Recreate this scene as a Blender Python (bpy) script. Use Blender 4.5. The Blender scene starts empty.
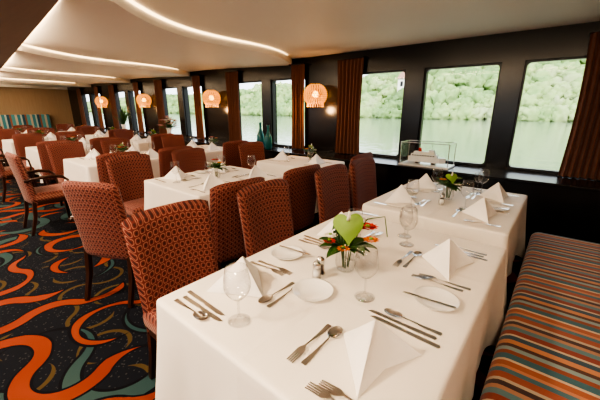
import bpy, bmesh, math, random
from mathutils import Vector, Matrix, noise
random.seed(7)
C=bpy.context.scene.collection
R=math.radians
# ------------------------------------------------------------ node helper
class NT:
    def __init__(s,name):
        s.mat=bpy.data.materials.new(name); s.mat.use_nodes=True
        s.t=s.mat.node_tree; s.t.nodes.clear()
        s.out=s.t.nodes.new('ShaderNodeOutputMaterial')
    def n(s,typ,**kw):
        x=s.t.nodes.new('ShaderNode'+typ)
        for k,v in kw.items(): setattr(x,k,v)
        return x
    def put(s,sock,v):
        if isinstance(v,bpy.types.NodeSocket): s.t.links.new(v,sock)
        elif v is not None:
            try: sock.default_value=v
            except Exception: sock.default_value=(v,v,v)
    def m(s,op,a,b=None,c=None):
        x=s.n('Math',operation=op); s.put(x.inputs[0],a)
        if b is not None: s.put(x.inputs[1],b)
        if c is not None: s.put(x.inputs[2],c)
        return x.outputs[0]
    def mix(s,f,a,b):
        x=s.n('Mix',data_type='RGBA'); s.put(x.inputs[0],f)
        s.put(x.inputs[6],a if isinstance(a,bpy.types.NodeSocket) else (*a,1)[:4])
        s.put(x.inputs[7],b if isinstance(b,bpy.types.NodeSocket) else (*b,1)[:4])
        return x.outputs[2]
    def co(s,k='Object'): return s.n('TexCoord').outputs[k]
    def xyz(s,v):
        x=s.n('SeparateXYZ'); s.put(x.inputs[0],v); return x.outputs
    def comb(s,a,b,c=0.0):
        x=s.n('CombineXYZ'); s.put(x.inputs[0],a); s.put(x.inputs[1],b); s.put(x.inputs[2],c); return x.outputs[0]
    def noise(s,v,scale,detail=2,out=0):
        x=s.n('TexNoise'); s.put(x.inputs['Vector'],v); x.inputs['Scale'].default_value=scale; x.inputs['Detail'].default_value=detail
        return x.outputs[out]
    def ramp(s,f,stops,interp='LINEAR'):
        x=s.n('ValToRGB'); cr=x.color_ramp; cr.interpolation=interp
        while len(cr.elements)<len(stops): cr.elements.new(0.5)
        for e,(p,c) in zip(cr.elements,stops): e.position=p; e.color=(*c,1)
        s.put(x.inputs[0],f); return x.outputs[0]
    def bsdf(s,col,rough=0.5,metal=0.0,bump=None,bs=0.3,bd=0.01,**kw):
        x=s.n('BsdfPrincipled')
        s.put(x.inputs['Base Color'],col if isinstance(col,bpy.types.NodeSocket) else (*col,1))
        s.put(x.inputs['Roughness'],rough); x.inputs['Metallic'].default_value=metal
        for k,v in kw.items(): s.put(x.inputs[k.replace('_',' ')],v)
        if bump is not None:
            b=s.n('Bump'); b.inputs['Strength'].default_value=bs; b.inputs['Distance'].default_value=bd
            s.put(b.inputs['Height'],bump); s.put(x.inputs['Normal'],b.outputs[0])
        s.t.links.new(x.outputs[0],s.out.inputs[0]); return s.mat

def simple(name,col,rough=0.5,metal=0.0,ns=0,var=0.15,bs=0.2,**kw):
    t=NT(name)
    if ns:
        f=t.noise(t.co(),ns,3)
        c=t.mix(f,tuple(c*(1-var) for c in col),tuple(min(1,c*(1+var)) for c in col))
        return t.bsdf(c,rough,metal,bump=f,bs=bs,**kw)
    return t.bsdf(col,rough,metal,**kw)

def mat_carpet():
    t=NT('carpet_swirl'); v=t.co(); X,Y,Z=t.xyz(v)
    def truchet(s,ox,oy,w,seed,wn,lo):
        px=t.m('ADD',t.m('MULTIPLY',t.m('ADD',t.m('MULTIPLY',X,.8),t.m('MULTIPLY',Y,.6)),1/s),ox)
        py=t.m('ADD',t.m('MULTIPLY',t.m('SUBTRACT',t.m('MULTIPLY',Y,.8),t.m('MULTIPLY',X,.6)),1/s),oy)
        cx=t.m('FLOOR',px); cy=t.m('FLOOR',py); fx=t.m('FRACT',px); fy=t.m('FRACT',py)
        wnz=t.n('TexWhiteNoise',noise_dimensions='3D'); t.put(wnz.inputs[0],t.comb(cx,cy,seed))
        fl=t.m('GREATER_THAN',wnz.outputs[0],.5)
        fx2=t.m('ADD',t.m('MULTIPLY',fx,t.m('SUBTRACT',1.0,t.m('MULTIPLY',fl,2.0))),fl)
        d1=t.m('SQRT',t.m('ADD',t.m('MULTIPLY',fx2,fx2),t.m('MULTIPLY',fy,fy)))
        gx=t.m('SUBTRACT',1.0,fx2); gy=t.m('SUBTRACT',1.0,fy)
        d2=t.m('SQRT',t.m('ADD',t.m('MULTIPLY',gx,gx),t.m('MULTIPLY',gy,gy)))
        d=t.m('MINIMUM',t.m('ABSOLUTE',t.m('SUBTRACT',d1,.5)),t.m('ABSOLUTE',t.m('SUBTRACT',d2,.5)))
        nz=t.noise(t.comb(px,py,seed),wn,0)
        ww=t.m('MINIMUM',t.m('MULTIPLY',t.m('SUBTRACT',nz,lo),w*7),w)
        return t.m('LESS_THAN',d,ww), t.m('LESS_THAN',d,t.m('SUBTRACT',ww,-.035))
    a,ao=truchet(.42,.3,.7,.105,3.0,.7,.41)
    b,bo=truchet(.52,.1,.2,.095,9.0,.6,.49)
    c,c0=truchet(.28,.6,.4,.05,5.0,.9,.42)
    hat=t.n('TexVoronoi'); t.put(hat.inputs[0],v); hat.inputs['Scale'].default_value=42
    base=t.mix(t.m('LESS_THAN',hat.outputs[0],.22),(.011,.013,.020),(.05,.05,.055))
    cc=t.mix(c,base,(.08,.055,.026))
    teal=t.mix(t.noise(v,1.3,1),(.016,.05,.065),(.055,.09,.085))
    red=t.mix(t.noise(v,1.6,1),(.18,.026,.015),(.27,.07,.04))
    col=t.mix(bo,cc,(.008,.008,.012)); col=t.mix(b,col,teal)
    col=t.mix(ao,col,(.008,.008,.012)); col=t.mix(a,col,red)
    return t.bsdf(col,.95,bump=t.noise(v,300,1),bs=.4,bd=.004,Specular_IOR_Level=.1)

def mat_chair():
    t=NT('chair_fabric'); X,Y,Z=t.xyz(t.co())
    u=t.m('MULTIPLY',Y,math.pi/.031); w=t.m('MULTIPLY',t.m('ADD',Z,X),math.pi/.031)
    g=t.m('ABSOLUTE',t.m('MULTIPLY',t.m('COSINE',u),t.m('COSINE',w)))
    ring=t.m('MULTIPLY',t.m('GREATER_THAN',g,.22),t.m('LESS_THAN',g,.50))
    col=t.mix(ring,(.14,.021,.016),(.33,.145,.105))
    col=t.mix(t.m('GREATER_THAN',g,.84),col,(.05,.010,.009))
    return t.bsdf(col,.8,bump=g,bs=.4,bd=.004,Sheen_Weight=.1)

def mat_stripe():
    t=NT('striped_upholstery'); X,Y,Z=t.xyz(t.co())
    f=t.m('FRACT',t.m('MULTIPLY',Y,1/.42))
    cs=[(.40,.12,.06),(.62,.50,.36),(.05,.15,.19),(.30,.08,.04),(.26,.36,.36),(.10,.04,.03),(.58,.26,.13),(.04,.09,.13),
        (.58,.48,.36),(.28,.06,.04),(.12,.23,.26),(.45,.24,.15),(.07,.04,.04),(.50,.42,.32),(.36,.10,.06),(.07,.17,.21),(.55,.24,.13)]
    ps=[0,.07,.10,.18,.24,.30,.35,.42,.49,.52,.60,.67,.72,.78,.82,.90,.96]
    col=t.ramp(f,list(zip(ps,cs)),'CONSTANT')
    return t.bsdf(col,.8,bump=t.noise(t.co(),250,1),bs=.3,bd=.002,Sheen_Weight=.2)
def mat_stripe_teal():
    t=NT('striped_upholstery_teal'); X,Y,Z=t.xyz(t.co())
    f=t.m('FRACT',t.m('MULTIPLY',Y,1/.4))
    cs=[(.07,.28,.34),(.50,.60,.55),(.03,.12,.18),(.35,.15,.09),(.12,.38,.42),(.6,.54,.42)]
    col=t.ramp(f,list(zip([0,.2,.32,.5,.62,.85],cs)),'CONSTANT')
    return t.bsdf(col,.8)

def mat_cloth():
    t=NT('white_linen'); v=t.co(); X,Y,Z=t.xyz(v)
    def crease(a,off): 
        d=t.m('ABSOLUTE',t.m('SUBTRACT',a,off)); return t.m('MULTIPLY',t.m('MAXIMUM',t.m('SUBTRACT',1.0,t.m('MULTIPLY',d,40.0)),0.0),.10)
    cr=t.m('ADD',t.m('ADD',crease(X,.0),crease(Y,.22)),crease(Y,-.22))
    f=t.m('ADD',t.m('ADD',t.noise(v,3.5,2),t.m('MULTIPLY',t.noise(v,400,1),.02)),cr)
    return t.bsdf((.84,.795,.74),.75,bump=f,bs=.5,bd=.03,Sheen_Weight=.1)
def mat_glass(name,tint=(1,1,1),edge=.5,base=.03,pw=3.5):
    t=NT(name); lw=t.n('LayerWeight'); lw.inputs[0].default_value=.5
    tr=t.n('BsdfTransparent'); tr.inputs[0].default_value=(*tint,1)
    gl=t.n('BsdfGlossy'); gl.inputs['Roughness'].default_value=.05
    mx=t.n('MixShader'); t.put(mx.inputs[0],t.m('ADD',t.m('MULTIPLY',t.m('POWER',lw.outputs[1],pw),edge),base))
    t.t.links.new(tr.outputs[0],mx.inputs[1]); t.t.links.new(gl.outputs[0],mx.inputs[2]); t.t.links.new(mx.outputs[0],t.out.inputs[0])
    return t.mat
def mat_emit(name,col,st):
    t=NT(name); e=t.n('Emission'); e.inputs[0].default_value=(*col,1); e.inputs[1].default_value=st
    t.t.links.new(e.outputs[0],t.out.inputs[0]); return t.mat
def mat_wood(name,a,b,rough=.35,ax=0):
    t=NT(name); v=t.co(); X,Y,Z=t.xyz(v)
    sc=[1,1,1]; sc[ax]=.08
    vv=t.comb(t.m('MULTIPLY',X,sc[0]),t.m('MULTIPLY',Y,sc[1]),t.m('MULTIPLY',Z,sc[2]))
    f=t.noise(vv,26,4); return t.bsdf(t.mix(f,a,b),rough,bump=f,bs=.08)
def mat_hill():
    t=NT('wooded_hillside'); v=t.co()
    f=t.noise(v,.05,6); g=t.noise(v,.25,5)
    c=t.ramp(f,[(.3,(.09,.16,.05)),(.46,(.16,.26,.08)),(.56,(.26,.36,.13)),(.70,(.34,.40,.22))])
    c=t.mix(t.m('MULTIPLY',g,.35),c,(.42,.52,.36))  # pale mix puts aerial haze into the hill's colour
    return t.bsdf(c,.95,Specular_IOR_Level=.05)
def mat_tree():
    t=NT('tree_foliage'); v=t.co()
    f=t.noise(v,.12,3); g=t.noise(v,2.2,3)
    c=t.ramp(f,[(.32,(.11,.20,.06)),(.45,(.20,.32,.10)),(.55,(.30,.40,.14)),(.68,(.36,.40,.22))])
    c=t.mix(t.m('MULTIPLY',g,.5),c,(.40,.48,.30))  # distance haze painted into the foliage, as on the hillside
    return t.bsdf(c,.95,Specular_IOR_Level=.05)
def mat_water():
    t=NT('river_water'); v=t.co()
    return t.bsdf((.20,.25,.17),.10,bump=t.noise(v,.9,3),bs=.25,bd=.12,Specular_IOR_Level=.9)

M=dict(carpet=mat_carpet(),fabric=mat_chair(),stripe=mat_stripe(),teal=mat_stripe_teal(),cloth=mat_cloth(),
 napkin=simple('napkin_linen',(.90,.88,.86),.7,ns=30,var=.03,bs=.15),
 wood=mat_wood('dark_walnut',(.028,.011,.007),(.055,.022,.013),.3,2),
 soffit=mat_wood('ceiling_veneer',(.13,.060,.033),(.21,.10,.055),.4,0),
 black=simple('black_lacquer',(.008,.0065,.0065),.24,ns=3,var=.3,bs=.02),
 frame=simple('window_frame_black',(.010,.009,.010),.35,ns=20),
 ceil=simple('ceiling_paint',(.90,.865,.80),.6,ns=2,var=.02,bs=.03),
 beige=mat_wood('beige_panel',(.42,.30,.19),(.52,.38,.25),.5,2),
 curtain=simple('curtain_rust',(.17,.064,.036),.8,ns=60,var=.2,Sheen_Weight=.25),
 china=simple('white_china',(.85,.84,.82),.15,ns=5,var=.01,bs=.01),
 steel=simple('polished_steel',(.72,.70,.68),.2,1.0,ns=40,var=.05,bs=.01),
 glass=mat_glass('drinking_glass',(.955,.955,.955),.85,.06,2.3),pane=mat_glass('window_pane',(.97,.98,.98),.25,.01),case=mat_glass('case_glass',(.96,.98,.98),.3,.05),
 leaf=simple('leaf_green',(.04,.11,.025),.45,ns=30,var=.4),
 lime=simple('anthurium_lime',(.20,.34,.07),.35,ns=20,var=.2),
 red=simple('petal_red',(.55,.03,.02),.4,ns=30,var=.2),
 orange=simple('petal_orange',(.75,.22,.04),.5,ns=30,var=.2),
 pink=simple('petal_pink',(.75,.38,.36),.5,ns=30,var=.2),
 white=simple('petal_white',(.85,.82,.72),.5,ns=30,var=.05),
 tealglass=simple('teal_vase_glaze',(.015,.13,.15),.12,ns=8,var=.3,bs=.02),
 gold=simple('sconce_brass',(.50,.28,.08),.35,1.0,ns=20),
 hill=mat_hill(),water=mat_water(),tree=mat_tree(),
 house=simple('house_render',(.8,.77,.7),.8,ns=2),roof=simple('house_roof',(.35,.2,.15),.8,ns=2),
 led=mat_emit('led_warm',(1,.68,.36),3.2),bulb=mat_emit('sconce_bulb',(1,.50,.14),7.0),
 lens=mat_emit('added_downlight_lens',(1,.8,.6),6.0))
def mat_bead():
    t=NT('amber_crystal'); b=t.bsdf((.75,.42,.12),.2,Transmission_Weight=.3); p=[n for n in t.t.nodes if n.type=='BSDF_PRINCIPLED'][0]
    p.inputs['Emission Color'].default_value=(1,.45,.09,1); p.inputs['Emission Strength'].default_value=.45; return b
M['bead']=mat_bead()
# ------------------------------------------------------------ mesh builder
class MB:
    def __init__(s): s.v=[];s.f=[];s.m=[];s.sm=[];s.mats=[]
    def mi(s,k):
        if k not in s.mats: s.mats.append(k)
        return s.mats.index(k)
    def add(s,vs,fs,k,smooth=True,xf=None):
        o=len(s.v); i=s.mi(k)
        s.v+= [tuple(xf@Vector(p)) if xf else tuple(p) for p in vs]
        for f in fs: s.f.append([a+o for a in f]); s.m.append(i); s.sm.append(smooth)
    def bm(s,b,k,smooth=True,xf=None):
        b.verts.index_update(); s.add([v.co[:] for v in b.verts],[[v.index for v in f.verts] for f in b.faces],k,smooth,xf); b.free()
    def box(s,c,d,k,bev=0,seg=2,xf=None,rot=None):
        b=bmesh.new(); bmesh.ops.create_cube(b,size=1)
        for v in b.verts: v.co=Vector((v.co.x*d[0],v.co.y*d[1],v.co.z*d[2]))
        if bev: bmesh.ops.bevel(b,geom=b.edges[:],offset=bev,segments=seg,affect='EDGES',profile=.5)
        m=Matrix.Translation(c)
        if rot: m=m@rot
        s.bm(b,k,bool(bev) and seg>2,(xf@m) if xf else m)
    def bb(s,x0,x1,y0,y1,z0,z1,k,bev=0,seg=2): s.box(((x0+x1)/2,(y0+y1)/2,(z0+z1)/2),(x1-x0,y1-y0,z1-z0),k,bev,seg)
    def lathe(s,prof,k,seg=24,c=(0,0,0),xf=None,cap=False):
        vs=[];fs=[];n=len(prof)
        for r,z in prof:
            for j in range(seg):
                a=2*math.pi*j/seg; vs.append((c[0]+r*math.cos(a),c[1]+r*math.sin(a),c[2]+z))
        for i in range(n-1):
            for j in range(seg):
                j2=(j+1)%seg; fs.append([i*seg+j,i*seg+j2,(i+1)*seg+j2,(i+1)*seg+j])
        s.add(vs,fs,k,True,xf)
    def tube(s,pts,rad,k,seg=8,sq=False,flat=1.0):
        pts=[Vector(p) for p in pts]; n=len(pts)
        if not isinstance(rad,(list,tuple)): rad=[rad]*n
        vs=[];fs=[]
        if sq: seg=4
        for i,p in enumerate(pts):
            d=(pts[min(i+1,n-1)]-pts[max(i-1,0)]).normalized()
            a=d.cross(Vector((0,1,0)) if abs(d.y)<.9 else Vector((1,0,0))).normalized(); b=d.cross(a).normalized()
            for j in range(seg):
                t=2*math.pi*(j+(.5 if sq else 0))/seg; q=1.2 if sq else 1
                vs.append(p+a*math.cos(t)*rad[i]*q*flat+b*math.sin(t)*rad[i]*q)
        for i in range(n-1):
            for j in range(seg):
                j2=(j+1)%seg; fs.append([i*seg+j,i*seg+j2,(i+1)*seg+j2,(i+1)*seg+j])
        fs.append(list(range(seg))[::-1]); fs.append([(n-1)*seg+j for j in range(seg)])
        s.add([tuple(v) for v in vs],fs,k,not sq)
    def ico(s,c,r,k,sub=1,sc=(1,1,1)):
        b=bmesh.new(); bmesh.ops.create_icosphere(b,subdivisions=sub,radius=r)
        s.bm(b,k,True,Matrix.Translation(c)@Matrix.Diagonal((*sc,1)))
    def grid(s,fn,nu,nv,k,smooth=True,flip=False,xf=None):
        vs=[fn(i/nu,j/nv) for j in range(nv+1) for i in range(nu+1)]; w=nu+1
        fs=[[j*w+i,j*w+i+1,(j+1)*w+i+1,(j+1)*w+i] for j in range(nv) for i in range(nu)]
        if flip: fs=[f[::-1] for f in fs]
        s.add(vs,fs,k,smooth,xf)
    def poly(s,pts,th,k,zf=lambda x,y:0,xf=None):
        b=bmesh.new()
        vb=[b.verts.new((x,y,zf(x,y))) for x,y in pts]; f=b.faces.new(vb)
        r=bmesh.ops.extrude_face_region(b,geom=[f])
        for v in r['geom']:
            if isinstance(v,bmesh.types.BMVert): v.co.z+=th
        bmesh.ops.triangulate(b,faces=[f for f in b.faces if len(f.verts)>4]); bmesh.ops.recalc_face_normals(b,faces=b.faces[:])
        s.bm(b,k,False,xf)
    def mesh(s,name):
        me=bpy.data.meshes.new(name); me.from_pydata(s.v,[],s.f)
        for k in s.mats: me.materials.append(M[k])
        me.polygons.foreach_set('material_index',s.m); me.polygons.foreach_set('use_smooth',s.sm); me.update(); return me
    def obj(s,name,loc=(0,0,0),rz=0): return inst(s.mesh(name),name,loc,rz)
def inst(me,name,loc=(0,0,0),rz=0,sc=None):
    o=bpy.data.objects.new(name,me); C.objects.link(o); o.location=loc; o.rotation_euler=(0,0,rz)
    if sc: o.scale=sc
    return o
# ------------------------------------------------------------ room
X0,X1,Y0,Y1=-14.5,1.7,-4.2,4.05
b=MB(); b.bb(X0-.2,X1+.2,Y0-.2,Y1+.2,-.1,0,'carpet'); b.obj('floor')
groups=[(-2.44,-1.65),(-1.42,-.63),(-.43,.36)]
for c in (-4.1,-6.85,-9.6,-12.35): groups+=[(c-.86,c-.11),(c+.11,c+.86)]
groups.sort(); SZ,TZ=.784,1.875
def wall(name,y,s):
    ya,yb=(y,y+.15) if s>0 else (y-.15,y)
    b=MB(); b.bb(X0-.2,X1+.2,ya,yb,0,SZ,'black'); b.bb(X0-.2,X1+.2,ya,yb,TZ,2.4,'black')
    xs=[X0-.2]+[v for g in groups for v in g]+[X1+.2]
    for i in range(0,len(xs),2): b.bb(xs[i],xs[i+1],ya,yb,SZ,TZ,'black')
    b.obj(name)
wall('wall_north',Y1,1); wall('wall_south',Y0,-1)
k=1
for y in (Y1+.06,Y0-.06):
    for a,c in groups:
        b=MB(); w=.018
        rr=.04; inn=[];out=[]
        for (cx,cz,a0) in ((c-w-rr,TZ-w-rr,0),(a+w+rr,TZ-w-rr,90),(a+w+rr,SZ+w+rr,180),(c-w-rr,SZ+w+rr,270)):
            for j in range(7):
                an=R(a0+15*j); dx,dz=math.cos(an),math.sin(an); inn.append((cx+rr*dx,cz+rr*dz))
                m_=max(abs(dx),abs(dz)); ox=cx+(rr+w)*dx/m_; oz=cz+(rr+w)*dz/m_; out.append((ox,oz))
        n=len(inn)
        for yy in (y-.03,y+.03):
            vs=[(p[0],yy,p[1]) for p in inn]+[(p[0],yy,p[1]) for p in out]
            b.add(vs,[[j,(j+1)%n,n+(j+1)%n,n+j] for j in range(n)],'frame',False)
        vs=[(p[0],y-.03,p[1]) for p in inn]+[(p[0],y+.03,p[1]) for p in inn]
        b.add(vs,[[j,(j+1)%n,n+(j+1)%n,n+j] for j in range(n)],'frame',False)
        b.add([(p[0],y,p[1]) for p in inn],[list(range(n))],'pane',False)
        b.obj('window_%d'%k); k+=1
b=MB(); b.bb(X0-.2,X0,Y0,Y1,0,2.4,'beige'); b.obj('wall_west')
b=MB(); b.bb(X1,X1+.2,Y0,Y1,0,2.4,'beige'); b.obj('wall_east')
b=MB(); b.bb(X0,X1,3.60,Y1,.735,.765,'black',.006); b.bb(X0,X1,3.66,Y1,0,.735,'black'); b.obj('trim_window_ledge')
# ceiling: saw-tooth wing panels with sinuous lips
def edge(i,y):
    s=(y-1.0)/3.05
    return -2.35-2.72*i - 1.15*(s**.8 if s>0 else 0) -.17*math.sin(s*6.3) - .25*i*max(s,0)*0.6
N=5
def ex(i,y):
    if i<0: return X1+.1
    if i>=N: return X0-.1
    return max(X0+.0,edge(i,y))
b=MB()
for i in range(-1,N):
    def fn(u,v,i=i):
        y=.4+3.65*v; a=ex(i,y); c=ex(i+1,y)
        lo=2.15 if i<0 else 2.065
        return (a+(c-a)*u,y,lo+(2.15-lo)*min(1,u*1.3))
    b.grid(fn,14,30,'ceil')
    if i>=0:
        b.grid(lambda u,v,i=i:(ex(i,.4+3.65*v)+.012*math.sin(math.pi*u),.4+3.65*v,2.155-.09*u),4,30,'ceil')
b.bb(X0-.2,X1+.2,Y0-.2,Y1+.2,2.2,2.4,'ceil')
b.obj('ceiling')
b=MB()   # veneer soffit over the aisle
def se(x): return .53-.09*x
n=60
vs=[]
for j in range(n+1):
    x=X0+(X1-X0)*j/n; vs+=[(x,se(x),2.055),(x,-2.0,2.055),(x,se(x),2.2),(x,-2.0,2.2)]
fs=[]
for j in range(n):
    a=4*j; c=4*(j+1); fs+=[[a,c,c+1,a+1],[a,a+2,c+2,c],[a+1,c+1,c+3,a+3]]
b.add(vs,fs,'soffit',False); b.obj('trim_ceiling_soffit')
# added fill lamp along the soffit's side, brightening the ceiling towards the windows
l=bpy.data.lights.new('ceiling_fill','AREA'); l.shape='RECTANGLE'; l.size=15.0; l.size_y=.05; l.energy=62; l.color=(1,.74,.47)
o=bpy.data.objects.new('ceiling_fill',l); C.objects.link(o); o.location=(-6.4,se(-6.4)+.015,2.10); o.rotation_euler=(R(97),0,math.atan(-.09))
b=MB()
for i in range(N-1):
    pts=[(edge(i,y)+.018,y,2.140) for y in [se(edge(i,1))+.02+(2.9-.3*i)*j/24 for j in range(25)]]
    rad=[.0085*(1-(j/24)**2)+.0025 for j in range(25)]
    b.tube(pts,rad,'led',8)
b.obj('cove_led_strip')
def curtain(x0,x1,y=Y1-.05,z0=.775,z1=2.05,name='curtain'):
    b=MB(); n=int((x1-x0)/.055)
    def fn(u,v):
        s=math.sin(u*n*2*math.pi); sq=1-.10*math.sin(math.pi*v)
        xm=(x0+x1)/2; return (xm+(u-.5)*(x1-x0)*sq,y+.03*s*(1-.3*v)-.01*math.sin(u*9),z0+(z1-z0)*v)
    b.grid(fn,n*8,12,'curtain')
    b.bb(x0-.01,x1+.01,y-.045,y+.045,z1,z1+.02,'black')
    b.obj(name)
curtain(.02,.46); curtain(-2.62,-2.2)
for c in (-4.1,-6.85,-9.6,-12.35): curtain(c+.62,c+.90); curtain(c-1.02,c-.64)
# sconces: beaded crystal globes on brass brackets
def sconce():
    b=MB()
    b.lathe([(0,0),(.06,0),(.06,.015),(0,.02)],'gold',20,xf=Matrix.Translation((0,.165,.0))@Matrix.Rotation(R(90),4,'X'))
    b.tube([(0,.16,0),(0,.10,.02),(0,.0,.03)],.01,'gold')
    prof=[]
    for r in range(12):
        t=r/11; th=(.10+.66*t)*math.pi; z=.150*math.cos(th); rad=.165*math.sin(th)**.85
        prof.append((rad,z))
        nb=max(6,int(2*math.pi*rad/.036))
        for j in range(nb):
            a=2*math.pi*(j+.5*(r%2))/nb
            b.ico((rad*math.cos(a),rad*math.sin(a),z),.0135,'bead',1)
    for j in range(18):   # brass ribs give the shell its fluted look
        a=2*math.pi*j/18
        b.tube([((p[0]-.008)*math.cos(a),(p[0]-.008)*math.sin(a),p[1]) for p in prof],.0028,'gold',5)
    for r in (0,6,11):
        rad,z=prof[r]; b.tube([((rad-.010)*math.cos(a*math.pi/12),(rad-.010)*math.sin(a*math.pi/12),z) for a in range(25)],.004,'gold',6)
    rad,z=prof[-1]
    for j in range(20):
        a=2*math.pi*j/20
        for q in range(2): b.ico((rad*math.cos(a),rad*math.sin(a),z-.025-.024*q),.009,'bead',1,(1,1,1.5))
    b.ico((0,0,.01),.045,'bulb',2)
    return b.mesh('wall_sconce')
sm=sconce()
for x in (-2.90,-5.42,-8.22,-10.95):
    inst(sm,'wall_sconce',(x,3.87,1.60))
    l=bpy.data.lights.new('sconce_light','POINT'); l.energy=9; l.color=(1,.55,.24); l.shadow_soft_size=.05
    o=bpy.data.objects.new('sconce_light',l); C.objects.link(o); o.location=(x,3.82,1.38)
# added downlights under the soffit, out of view, lighting aisle and tablecloths
b=MB(); b.lathe([(.15,.02),(.15,0),(.13,-.004),(.125,.0)],'steel',32); b.lathe([(.125,0),(.0,.0)],'lens',32); dm=b.mesh('added_downlight')
for (x,y,z,e) in [(.3,-.9,2.055,36),(-1.3,-.5,2.055,40),(-3.2,-.2,2.055,42),(-5,-.1,2.055,44),(-7,-.1,2.055,44),(-9,-.1,2.055,46),(-11,-.1,2.055,50),(-13,-.1,2.055,80)]:
    inst(dm,'added_downlight',(x,y,z-.002))
    l=bpy.data.lights.new('fill_downlight','AREA'); l.shape='DISK'; l.size=.24; l.energy=e; l.color=(1,.78,.54)
    o=bpy.data.objects.new('fill_downlight',l); C.objects.link(o); o.location=(x,y,z-.012)
# ------------------------------------------------------------ banquette
b=MB()
b.bb(-.065,.62,-.9,3.05,.30,.475,'stripe',.055,5)
b.bb(-.0,.62,-.88,3.03,0,.30,'black')
b.bb(.56,.70,-.9,3.05,.30,1.0,'stripe',.05,5)
b.obj('striped_banquette')
b=MB(); b.bb(-14.45,-13.85,-.5,3.3,.25,.47,'teal',.05,4); b.bb(-14.48,-14.3,-.5,3.3,.47,1.2,'teal',.04,4); b.bb(-14.4,-13.9,-.45,3.25,0,.25,'black'); b.obj('striped_banquette')
# ------------------------------------------------------------ chair
def chair(arms):
    b=MB(); Z0,ZT,TH=.34,.945,.034; W=.232
    for sg in (1,-1):
        def fn(u,v,sg=sg):
            a=2*u-1; a=math.copysign(abs(a)**.8,a)
            z=Z0+(ZT-Z0)*v*(1-.045*abs(a)**5)
            th=TH*math.sqrt(max(0,1-abs(a)**12))*math.sqrt(max(0,1-abs(2*v-1)**18))
            hw=W*(1-.05*(1-v))
            x=-.20-.075*v**1.3+.03*a*a+sg*th
            return (x,a*hw,z)
        b.grid(fn,26,26,'fabric',flip=(sg>0))
    fx=.23 if arms else .17
    b.box(((fx-.21)/2,0,.43),(fx+.21,.455,.10),'fabric',.035,4)
    b.box(((fx-.21)/2,0,.365),(fx+.19,.43,.05),'wood',.008)
    for s in (1,-1):
        b.tube([(fx-.04,s*.19,.37),(fx-.035,s*.195,.18),(fx-.03,s*.20,0)],[.021,.018,.014],'wood',sq=True)
        b.tube([(-.19,s*.19,.40),(-.215,s*.192,.2),(-.275,s*.195,0)],[.021,.019,.015],'wood',sq=True)
        if arms:
            b.tube([(.15,s*.235,.37),(.165,s*.255,.50),(.15,s*.262,.60),(.10,s*.262,.645),(.0,s*.262,.665),(-.12,s*.255,.66),(-.245,s*.235,.64)],
                   [.015,.014,.015,.018,.019,.018,.016],'wood',10)
    return b.mesh('dining_armchair' if arms else 'dining_chair')
CH=chair(False); CA=chair(True)
def seat(x,y,deg,arm=False): inst(CA if arm else CH,'dining_armchair' if arm else 'dining_chair',(x,y,0),R(deg))
# ------------------------------------------------------------ tables
def table(x0,x1,y0,y1,drop=.40,seed=0):
    rnd=random.Random(seed); b=MB(); cx,cy=(x0+x1)/2,(y0+y1)/2; hx,hy=(x1-x0)/2,(y1-y0)/2; r=.02
    P=[]
    def side(p,q,n,nrm,L0):
        for j in range(n):
            t=j/n; P.append((p[0]+(q[0]-p[0])*t,p[1]+(q[1]-p[1])*t,nrm[0],nrm[1],min(t,1-t)*math.dist(p,q),L0+t*math.dist(p,q)))
    def corner(c,a0):
        for j in range(10):
            a=R(a0+90*j/10); P.append((c[0]+r*math.cos(a),c[1]+r*math.sin(a),math.cos(a),math.sin(a),0,None))
    side((hx,-hy+r),(hx,hy-r),50,(1,0),0); corner((hx-r,hy-r),0)
    side((hx-r,hy),(-hx+r,hy),36,(0,1),5); corner((-hx+r,hy-r),90)
    side((-hx,hy-r),(-hx,-hy+r),50,(-1,0),11); corner((-hx+r,-hy+r),180)
    side((-hx+r,-hy),(hx-r,-hy),36,(0,-1),17); corner((hx-r,-hy+r),270)
    n=len(P); rings=[(0,-.02,0),(0,-.006,0),(0,.002,-.004),(0,.004,-.014)]
    K=14
    for i in range(1,K+1): rings.append((i/K,.004,-.014-drop*i/K))
    vs=[];ph=[rnd.uniform(0,6) for _ in range(4)]
    for d,off,dz in rings:
        for j,(px,py,nx,ny,cd,L) in enumerate(P):
            cf=math.exp(-(cd/.10)**2) if d else 0
            if L is None: w=0
            else: w=math.sin(L*17+ph[0])*.6+math.sin(L*29+ph[1])*.4
            fade=1-math.exp(-(cd/.12)**2)
            o=off+ (d**1.2)*(.008+.014*fade*w+.06*cf)
            if cd>0 and cd<.22: o+=-(d)*.014*math.sin((cd/.22)*math.pi)
            vs.append((px+nx*o,py+ny*o,.752+dz-(.07*cf*d)))
    fs=[]
    for i in range(len(rings)-1):
        for j in range(n):
            j2=(j+1)%n; fs.append([i*n+j,(i+1)*n+j,(i+1)*n+j2,i*n+j2])
    b.add(vs,fs,'cloth',True); b.add(vs[:n],[list(range(n))],'cloth',False)
    b.bb(-hx+.03,hx-.03,-hy+.03,hy-.03,.715,.745,'wood')
    b.lathe([(.0,.715),(.05,.715),(.04,.60),(.035,.1),(.06,.05),(.0,.05)],'wood',16)
    for a in (0,90):
        rr=Matrix.Rotation(R(a),4,'Z'); b.box((0,0,.025),(.62,.07,.05),'wood',.01,rot=rr)
    b.obj('dining_table',(cx,cy,0))
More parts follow.
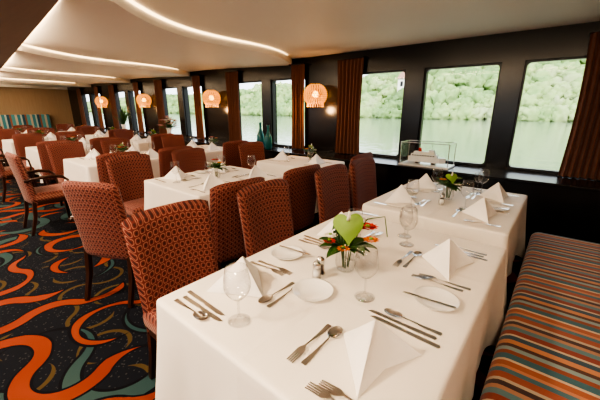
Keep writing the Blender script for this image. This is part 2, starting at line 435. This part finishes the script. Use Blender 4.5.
# ------------------------------------------------------------ tableware
def fork():
    b=MB()
    pts=[(0,-.007),(.004,-.009),(.05,-.006),(.10,-.0028),(.125,-.003),(.138,-.010),(.147,-.0125),
     (.195,-.0115),(.195,-.0088),(.155,-.0075),(.155,-.0055),(.195,-.0048),(.195,-.0022),(.155,-.0012),(.155,.0012),(.195,.0022),(.195,.0048),(.155,.0055),(.155,.0075),(.195,.0088),(.195,.0115),
     (.147,.0125),(.138,.010),(.125,.003),(.10,.0028),(.05,.006),(.004,.009),(0,.007)]
    b.poly(pts,.002,'steel',lambda x,y:.006*math.exp(-((x-.12)/.035)**2)+.0005)
    return b.mesh('fork')
def knife():
    b=MB(); pts=[(0,-.008),(.06,-.008),(.10,-.0065),(.105,-.0055),(.115,-.008),(.19,-.0095),(.212,-.006),(.222,.004),(.20,.0065),(.11,.0065),(.10,.0065),(.06,.008),(0,.008),(-.004,0)]
    b.poly(pts,.0028,'steel'); return b.mesh('table_knife')
def spoon():
    b=MB()
    b.poly([(0,-.007),(.004,-.009),(.05,-.006),(.10,-.0028),(.13,-.003),(.13,.003),(.10,.0028),(.05,.006),(.004,.009),(0,.007)],.002,'steel',lambda x,y:.005*math.exp(-((x-.12)/.035)**2)+.0005)
    def fn(u,v):
        a=2*math.pi*u; r=v; return (.157+.031*r*math.cos(a),.0195*r*math.sin(a),.0015+.0065*r*r)
    b.grid(fn,24,6,'steel'); return b.mesh('spoon')
def plate(R0=.078):
    b=MB(); b.lathe([(0,.004),(R0*.6,.004),(R0*.68,.007),(R0*.95,.013),(R0,.0155),(R0*.99,.013),(R0*.66,.003),(R0*.6,0),(0,0)],'china',40); return b.mesh('bread_plate')
def wineglass(h,rb,rm,name,stem=.08):
    b=MB(); p=[(.0,.0015),(.036,.001),(.037,.003),(.02,.006),(.006,.012),(.0038,.022),(.0036,stem-.01),(.006,stem),(.018,stem+.006)]
    hb=h-stem
    for t,r in ((.12,.62),(.25,.86),(.4,1.0),(.55,1.0),(.75,.92),(1,.80)): p.append((rb*r,stem+hb*t))
    p.append((rb*.78,h+.0006)); p.append((rb*.775,h-.001))
    b.lathe(p,'glass',28); return b.mesh(name)
def napkin():
    b=MB()
    A=Vector((0,0,.128)); L=Vector((-.07,.125,0)); Rr=Vector((-.07,-.125,0)); F=Vector((.11,0,0)); B=Vector((-.045,0,.0))
    def tri(p,q,r,bul,k='napkin',lift=0):
        n=(q-p).cross(r-p).normalized(); N=10; vs=[];ix={}
        for i in range(N+1):
            for j in range(N+1-i):
                u=i/N;w=j/N;c=1-u-w; P=p*c+q*u+r*w+n*(bul*27*c*u*w+lift); P.z=max(P.z,0.0005); ix[i,j]=len(vs); vs.append(tuple(P))
        fs=[]
        for i in range(N):
            for j in range(N-i):
                fs.append([ix[i,j],ix[i+1,j],ix[i,j+1]])
                if i+j<N-1: fs.append([ix[i+1,j],ix[i+1,j+1],ix[i,j+1]])
        b.add(vs,fs,k,True)
    tri(A,F,L,.006); tri(A,Rr,F,.006)
    tri(A,L,B,-.006); tri(A,B,Rr,-.006)
    F2=F+Vector((.006,0,0)); A2=A+Vector((0,0,-.004))
    tri(A2,F2,L*.93,.010,lift=.004); tri(A2,Rr*.93,F2,.010,lift=.004)
    return b.mesh('folded_napkin')
def shaker():
    b=MB()
    for s in (-1,1):
        b.lathe([(0,0),(.018,0),(.019,.01),(.015,.05),(.0145,.055)],'glass',16,(0,s*.024,0)); b.lathe([(0,.002),(.015,.002),(.0135,.038),(0,.040)],'china' if s<0 else 'wood',14,(0,s*.024,0))
        b.lathe([(.016,.054),(.017,.066),(.012,.075),(0,.078)],'steel',16,(0,s*.024,0))
    return b.mesh('salt_and_pepper_shakers')
FK,KN,SP,PL,WG,NP,SH=fork(),knife(),spoon(),plate(),wineglass(.195,.043,.036,'wine_glass'),napkin(),shaker()
WT=wineglass(.155,.036,.03,'water_glass',.06)
TZ0=.7525
def setting(ex,ey,deg,full=True,glass=(.34,-.10),water=True,soup=True,nrot=0,small=False):
    a=R(deg); c,s=math.cos(a),math.sin(a)
    def P(f,l,z=0): return (ex+f*c-l*s,ey+f*s+l*c,TZ0+z)
    inst(NP,'folded_napkin',P(.18,0),a+random.uniform(-.2,.2)+nrot)
    inst(WG,'wine_glass',P(*glass))
    if not small: inst(PL,'bread_plate',P(.13,.31))
    if full:
        if water: inst(WT,'water_glass',P(glass[0]+.05,glass[1]-.10))
        inst(FK,'fork',P(.05,.15),a+.05)
        if soup: inst(FK,'fork',P(.07,.18),a+.02)
        inst(KN,'table_knife',P(.05,-.16),a-.03); 
        if soup: inst(KN,'table_knife',P(.07,-.19),a)
        if soup: inst(SP,'spoon',P(.06,-.22),a)
        inst(SP,'spoon',P(.315,.14),a-R(90))
        if not small: inst(FK,'fork',P(.35,-.04),a+R(90)); inst(KN,'table_knife',P(.06,.335,.016),a+.1,(.8,.8,1))
    else:
        inst(FK,'fork',P(.06,.155),a); inst(KN,'table_knife',P(.06,-.16),a)
# ------------------------------------------------------------ flowers
def leafgrid(b,base,tip,w,k,droop=.02):
    base=Vector(base);tip=Vector(tip);d=tip-base;sd=d.cross(Vector((0,0,1)))
    if sd.length<1e-4: sd=Vector((1,0,0))
    sd.normalize(); up=sd.cross(d).normalized()
    def fn(u,v):
        t=v; a=2*u-1
        ww=w*math.sin(math.pi*min(1,t**.75))**.8
        return tuple(base+d*t+sd*a*ww+up*(.25*w*a*a)-Vector((0,0,droop*t*t)))
    b.grid(fn,8,12,k)
def bloom(b,c,r,k,n=12,k2='lime',rot=0):
    c=Vector(c)
    for ring,(rr,tl) in enumerate(((1,.25),(.7,.6))):
        for j in range(n):
            a=2*math.pi*(j+.5*ring)/n+rot; d=Vector((math.cos(a),math.sin(a),tl))
            leafgrid(b,c+d*.01,c+d.normalized()*r*rr,r*.22,k,.0)
    b.ico(c+Vector((0,0,.012)),r*.25,k2,2,(1,1,.6))
def spathe(b,c,n,s,k,spadix):
    """anthurium: heart-shaped spathe lying square to normal n, point downwards, with a spadix"""
    c=Vector(c); n=Vector(n).normalized(); rt=Vector((0,0,1)).cross(n).normalized(); up=n.cross(rt)
    def fn(u,v):
        th=2*math.pi*u; x=.80*math.sin(th)**3; y=.0625*(13*math.cos(th)-5*math.cos(2*th)-2*math.cos(3*th)-math.cos(4*th))-.10
        x*=v;y=y*v+.25*(1-v)
        return tuple(c+rt*x*s+up*y*s+n*s*(.10*math.sin(2*x)*math.sin(3*y)-.18*(x*x+y*y)))
    b.grid(fn,48,8,k)
    p=c+up*.25*s+n*.02*s
    b.tube([p,p+n*.28*s+up*.06*s,p+n*.50*s+up*.25*s],[.007,.006,.004],spadix,8)
def centre(kind):
    b=MB(); rd=random.Random(kind)
    b.lathe([(0,.002),(.032,.002),(.04,.03),(.036,.075),(.041,.10)],'glass',24)
    for j in range(9):
        a=rd.uniform(0,6.28); q=rd.uniform(.2,.5); b.tube([(0.01*math.cos(a),.01*math.sin(a),.01),(.02*math.cos(a),.02*math.sin(a),.09),(.1*q*math.cos(a),.1*q*math.sin(a),.15)],.002,'leaf',6)
    for j in range(17):
        a=2*math.pi*j/17+rd.uniform(-.2,.2); l=rd.uniform(.07,.115)
        leafgrid(b,(.015*math.cos(a),.015*math.sin(a),.095),(l*math.cos(a),l*math.sin(a),.10+rd.uniform(.0,.08)),.026,'leaf',.03)
    if kind==1:
        b.tube([(0,0,.08),(.01,0,.15),(.0,-.005,.19)],.003,'leaf',6)
        spathe(b,(.012,-.012,.190),(.45,-.62,.64),.070,'lime','white')
        spathe(b,(-.05,.02,.175),(-.4,-.5,.8),.038,'leaf','orange')
        bloom(b,(.045,.075,.155),.042,'red',12); bloom(b,(.08,.04,.125),.032,'orange',12)
        bloom(b,(-.06,-.02,.125),.030,'white',10); bloom(b,(-.04,-.055,.12),.026,'red',10); bloom(b,(.03,-.07,.115),.026,'orange',10)
        b.tube([(0,.02,.1),(.05,.06,.2),(.13,.03,.235),(.17,-.03,.19)],.0018,'leaf',6)
    elif kind==2:
        spathe(b,(.012,-.012,.175),(.4,-.6,.7),.052,'lime','white')
        bloom(b,(.03,.05,.15),.042,'lime',12,'white'); bloom(b,(.06,-.02,.12),.03,'white',10); bloom(b,(-.05,.0,.14),.03,'orange',10)
    else:
        bloom(b,(.0,.03,.17),.04,'red',12); bloom(b,(.04,-.03,.15),.035,'orange',10); bloom(b,(-.05,.0,.14),.03,'white',10)
    return b.mesh('flower_centrepiece')
FC=[centre(1),centre(2),centre(3)]
# ------------------------------------------------------------ dining groups
table(-1.04,-.12,.434,1.75,.44,1)
setting(-1.04,.70,0,glass=(.33,-.15),water=False); setting(-1.04,1.40,0,glass=(.33,-.12))
setting(-.12,.68,180,glass=(.34,-.25),water=False,nrot=-.35); setting(-.12,1.38,180,glass=(.40,-.10))
inst(PL,'bread_plate',(-.625,.835,TZ0)); inst(FC[0],'flower_centrepiece',(-.625,1.065,TZ0),0,(1.12,1.12,1.12)); inst(SH,'salt_and_pepper_shakers',(-.68,.945,TZ0),.3)
seat(-1.235,.75,0); seat(-1.235,1.42,0)
table(-1.04,-.14,1.97,3.03,.44,2)
for y in (2.22,2.76): setting(-1.04,y,0,glass=(.30,-.10),soup=False,small=(y>2.5),water=False); setting(-.14,y,180,glass=(.30,-.10),soup=False,small=(y<2.5),water=(y>2.5))
inst(FC[1],'flower_centrepiece',(-.60,2.5,TZ0)); inst(SH,'salt_and_pepper_shakers',(-.60,2.34,TZ0),.3)
seat(-1.235,2.22,0); seat(-1.235,2.76,0)
for r in range(1,6):
    xa=-3.05-2.15*(r-1); xb=xa+.92; full=(r<=2); yf=1.33 if r==1 else 1.24
    table(xa,xb,yf,2.37,.42,10+r)
    table(xa,xb,2.80,3.50,.42,20+r)
    for y in (1.58,2.10):
        setting(xa,y,0,full,water=False,soup=False,small=y>2); setting(xb,y,180,full,water=False,soup=False,small=y<2)
    setting(xa,3.12,0,False,small=True); setting(xb,3.12,180,False,small=True)
    inst(FC[2 if r%2 else 1],'flower_centrepiece',((xa+xb)/2,1.84,TZ0),r); inst(FC[r%3],'flower_centrepiece',((xa+xb)/2,3.36,TZ0),r)
    for y in (1.42,2.12,3.12):
        j=random.uniform(-5,5)
        seat(xb+.205,y+.03*math.sin(r*3+y),180+j); seat(xa-.205,y,-j)
    seat((xa+xb)/2+(.04 if r==1 else 0),.92,90+(26 if r==1 else random.uniform(-10,25)),True)
# ------------------------------------------------------------ ledge decor
LZ=.766
b=MB()  # glass display case with model ship
hx,hy,h=.27,.13,.27
for (sx,sy) in ((1,1),(1,-1),(-1,1),(-1,-1)): b.bb(sx*hx-.004,sx*hx+.004,sy*hy-.004,sy*hy+.004,.02,h,'steel')
b.bb(-hx-.012,hx+.012,-hy-.012,hy+.012,0,.02,'china',.004)
for s in (1,-1): b.bb(-hx,hx,s*hy-.004,s*hy+.004,h-.004,h+.004,'steel'); b.bb(s*hx-.004,s*hx+.004,-hy,hy,h-.004,h+.004,'steel')
for f in ([(-hx,-hy,.02),(hx,-hy,.02),(hx,-hy,h),(-hx,-hy,h)],[(-hx,hy,.02),(hx,hy,.02),(hx,hy,h),(-hx,hy,h)],[(-hx,-hy,.02),(-hx,hy,.02),(-hx,hy,h),(-hx,-hy,h)],[(hx,-hy,.02),(hx,hy,.02),(hx,hy,h),(hx,-hy,h)],[(-hx,-hy,h),(hx,-hy,h),(hx,hy,h),(-hx,hy,h)]):
    b.add(f,[[0,1,2,3]],'case',False)
b.poly([(-.21,-.03),(-.19,-.04),(.15,-.04),(.21,0),(.15,.04),(-.19,.04),(-.21,.03)],.06,'china',xf=Matrix.Translation((0,0,.04)))
b.bb(-.18,.12,-.034,.034,.10,.132,'china'); b.bb(-.15,.09,-.03,.03,.132,.16,'white'); b.bb(.02,.08,-.02,.02,.16,.185,'china')
for j in range(9): b.bb(-.165+j*.03,-.148+j*.03,-.0355,.0355,.110,.122,'black')
b.bb(-.10,-.07,-.012,.012,.16,.20,'red'); b.tube([(.05,0,.18),(.05,0,.24)],.002,'steel'); b.bb(-.12,-.08,-.03,.03,.02,.04,'wood'); b.bb(.06,.10,-.03,.03,.02,.04,'wood')
b.obj('model_ship_display_case',(-1.20,3.80,LZ))
b=MB(); b.lathe([(0,0),(.045,0),(.058,.02),(.062,.12),(.055,.20),(.03,.26),(.018,.30),(.018,.36),(.026,.385),(.02,.385),(.012,.36)],'tealglass',28); vm=b.mesh('bottle_vase')
inst(vm,'bottle_vase',(-3.92,3.72,LZ),0,(1.1,1.1,1.1)); inst(vm,'bottle_vase',(-3.72,3.70,LZ))
def bouquet(name,loc,cols,h,spiky=False):
    b=MB(); rd=random.Random(5)
    b.lathe([(0,0),(.05,0),(.06,.03),(.045,.14),(.07,.22),(.066,.22),(.04,.14),(0,.12)],'china',24)
    for j in range(34):
        a=rd.uniform(0,6.28); rr=rd.uniform(.02,.19); z=h*rd.uniform(.75,1.05)-rr*.5
        tip=(rr*math.cos(a),rr*math.sin(a),z); b.tube([(0,0,.15),(rr*.4*math.cos(a),rr*.4*math.sin(a),z*.7),tip],.003,'leaf',5)
        if not spiky: bloom(b,tip,.055,cols[j%len(cols)],8)
        leafgrid(b,(0,0,.2),(1.3*rr*math.cos(a+.5),1.3*rr*math.sin(a+.5),z*(.95 if not spiky else 1.15)),.02,'leaf',.03)
    b.obj(name,loc)
bouquet('flower_vase',(-7.0,3.78,LZ),['pink','white','orange','pink'],.46)
bouquet('potted_plant',(-9.4,3.78,LZ),['leaf'],.65,True)
# ------------------------------------------------------------ outside
b=MB(); b.add([(-600,4.6,-1.2),(300,4.6,-1.2),(300,130,-1.2),(-600,130,-1.2)],[[0,1,2,3]],'water',False); b.obj('river')
def H(x):
    t=max(0,min(1,(x+110)/80)); t=t*t*(3-2*t); return 15+19*t+3*math.sin(x*.03)+2*math.sin(x*.011+1)
def hz(x,y):
    t=max(0,min(1,(y-82)/110)); t=t**.8
    return -1.4+H(x)*t+ (noise.noise(Vector((x*.35,y*.35,9)))*.8+noise.noise(Vector((x*.07,y*.07,3)))*2.5)*min(1,(y-80)/12)
b=MB(); b.grid(lambda u,v:(-460+580*u,80+130*v*v**.3,hz(-460+580*u,80+130*v*v**.3)),500,90,'hill'); b.obj('hillside')
# woodland: densely packed irregular crowns covering bank and slope
base=bmesh.new(); bmesh.ops.create_icosphere(base,subdivisions=3,radius=1); base.verts.index_update()
forms=[]
bv=[v.co.copy() for v in base.verts]; bf=[[v.index for v in f.verts] for f in base.faces]; base.free()
for q in range(10):
    forms.append([p*(1+.55*noise.noise(p*2.6+Vector((q*7,q*3,1)))+.30*noise.noise(p*6.5+Vector((q,9,q)))) for p in bv])
b=MB(); rd=random.Random(3)
for j in range(3600):
    far=rd.random()
    x=-330*rd.random()**1.5+25; y=81+95*far**1.8
    if noise.noise(Vector((x*.035,y*.05,2)))>.28 and y>92: continue
    r=rd.uniform(.7,1.5)*(1+.012*(y-81)); z=max(-1.1,hz(x,y)); F=forms[rd.randrange(10)]; sx,sz=rd.uniform(.9,1.4),rd.uniform(.8,1.5); a=rd.uniform(0,6.28); ca,sa=math.cos(a),math.sin(a)
    b.add([(x+r*sx*(p.x*ca-p.y*sa),y+r*(p.x*sa+p.y*ca),z+r*.55+r*sz*p.z) for p in F],bf,'tree',True)
b.obj('woodland_trees')
for (x,y,w) in ((-38,98,6),(-62,94,5)):
    b=MB(); b.bb(-w/2,w/2,-2.5,2.5,-1,3.2,'house'); b.add([(-w/2-.3,-2.9,3.2),(w/2+.3,-2.9,3.2),(w/2+.3,2.9,3.2),(-w/2-.3,2.9,3.2),(-w/2,0,5.4),(w/2,0,5.4)],[[0,1,5,4],[3,2,5,4],[0,4,3],[1,2,5]],'roof',False)
    for q in (-.3,0,.3): b.bb(q*w-.4,q*w+.4,-2.55,-2.4,1,2.4,'black')
    b.obj('riverside_house',(x,y,hz(x,y)+1))
w=bpy.data.worlds.new('hazy_sky'); bpy.context.scene.world=w; w.use_nodes=True
bg=w.node_tree.nodes['Background']; bg.inputs[0].default_value=(.86,.93,1.0,1); bg.inputs[1].default_value=2.2
l=bpy.data.lights.new('sun','SUN'); l.energy=3.0; l.angle=.05; l.color=(1,.95,.82); o=bpy.data.objects.new('sun',l); C.objects.link(o); o.rotation_euler=(R(48),0,R(25))
# ------------------------------------------------------------ camera
cd=bpy.data.cameras.new('camera'); cd.lens=18.9; cd.sensor_width=36; cd.clip_end=2000; cd.clip_start=.02
cam=bpy.data.objects.new('camera',cd); C.objects.link(cam); cam.location=(0,0,1.42); cam.rotation_euler=(R(73.7),0,R(39.5))
bpy.context.scene.camera=cam
try:
    vs_=bpy.context.scene.view_settings; vs_.view_transform='AgX'; vs_.look='AgX - High Contrast'; vs_.exposure=.38
except Exception as e: print(e)
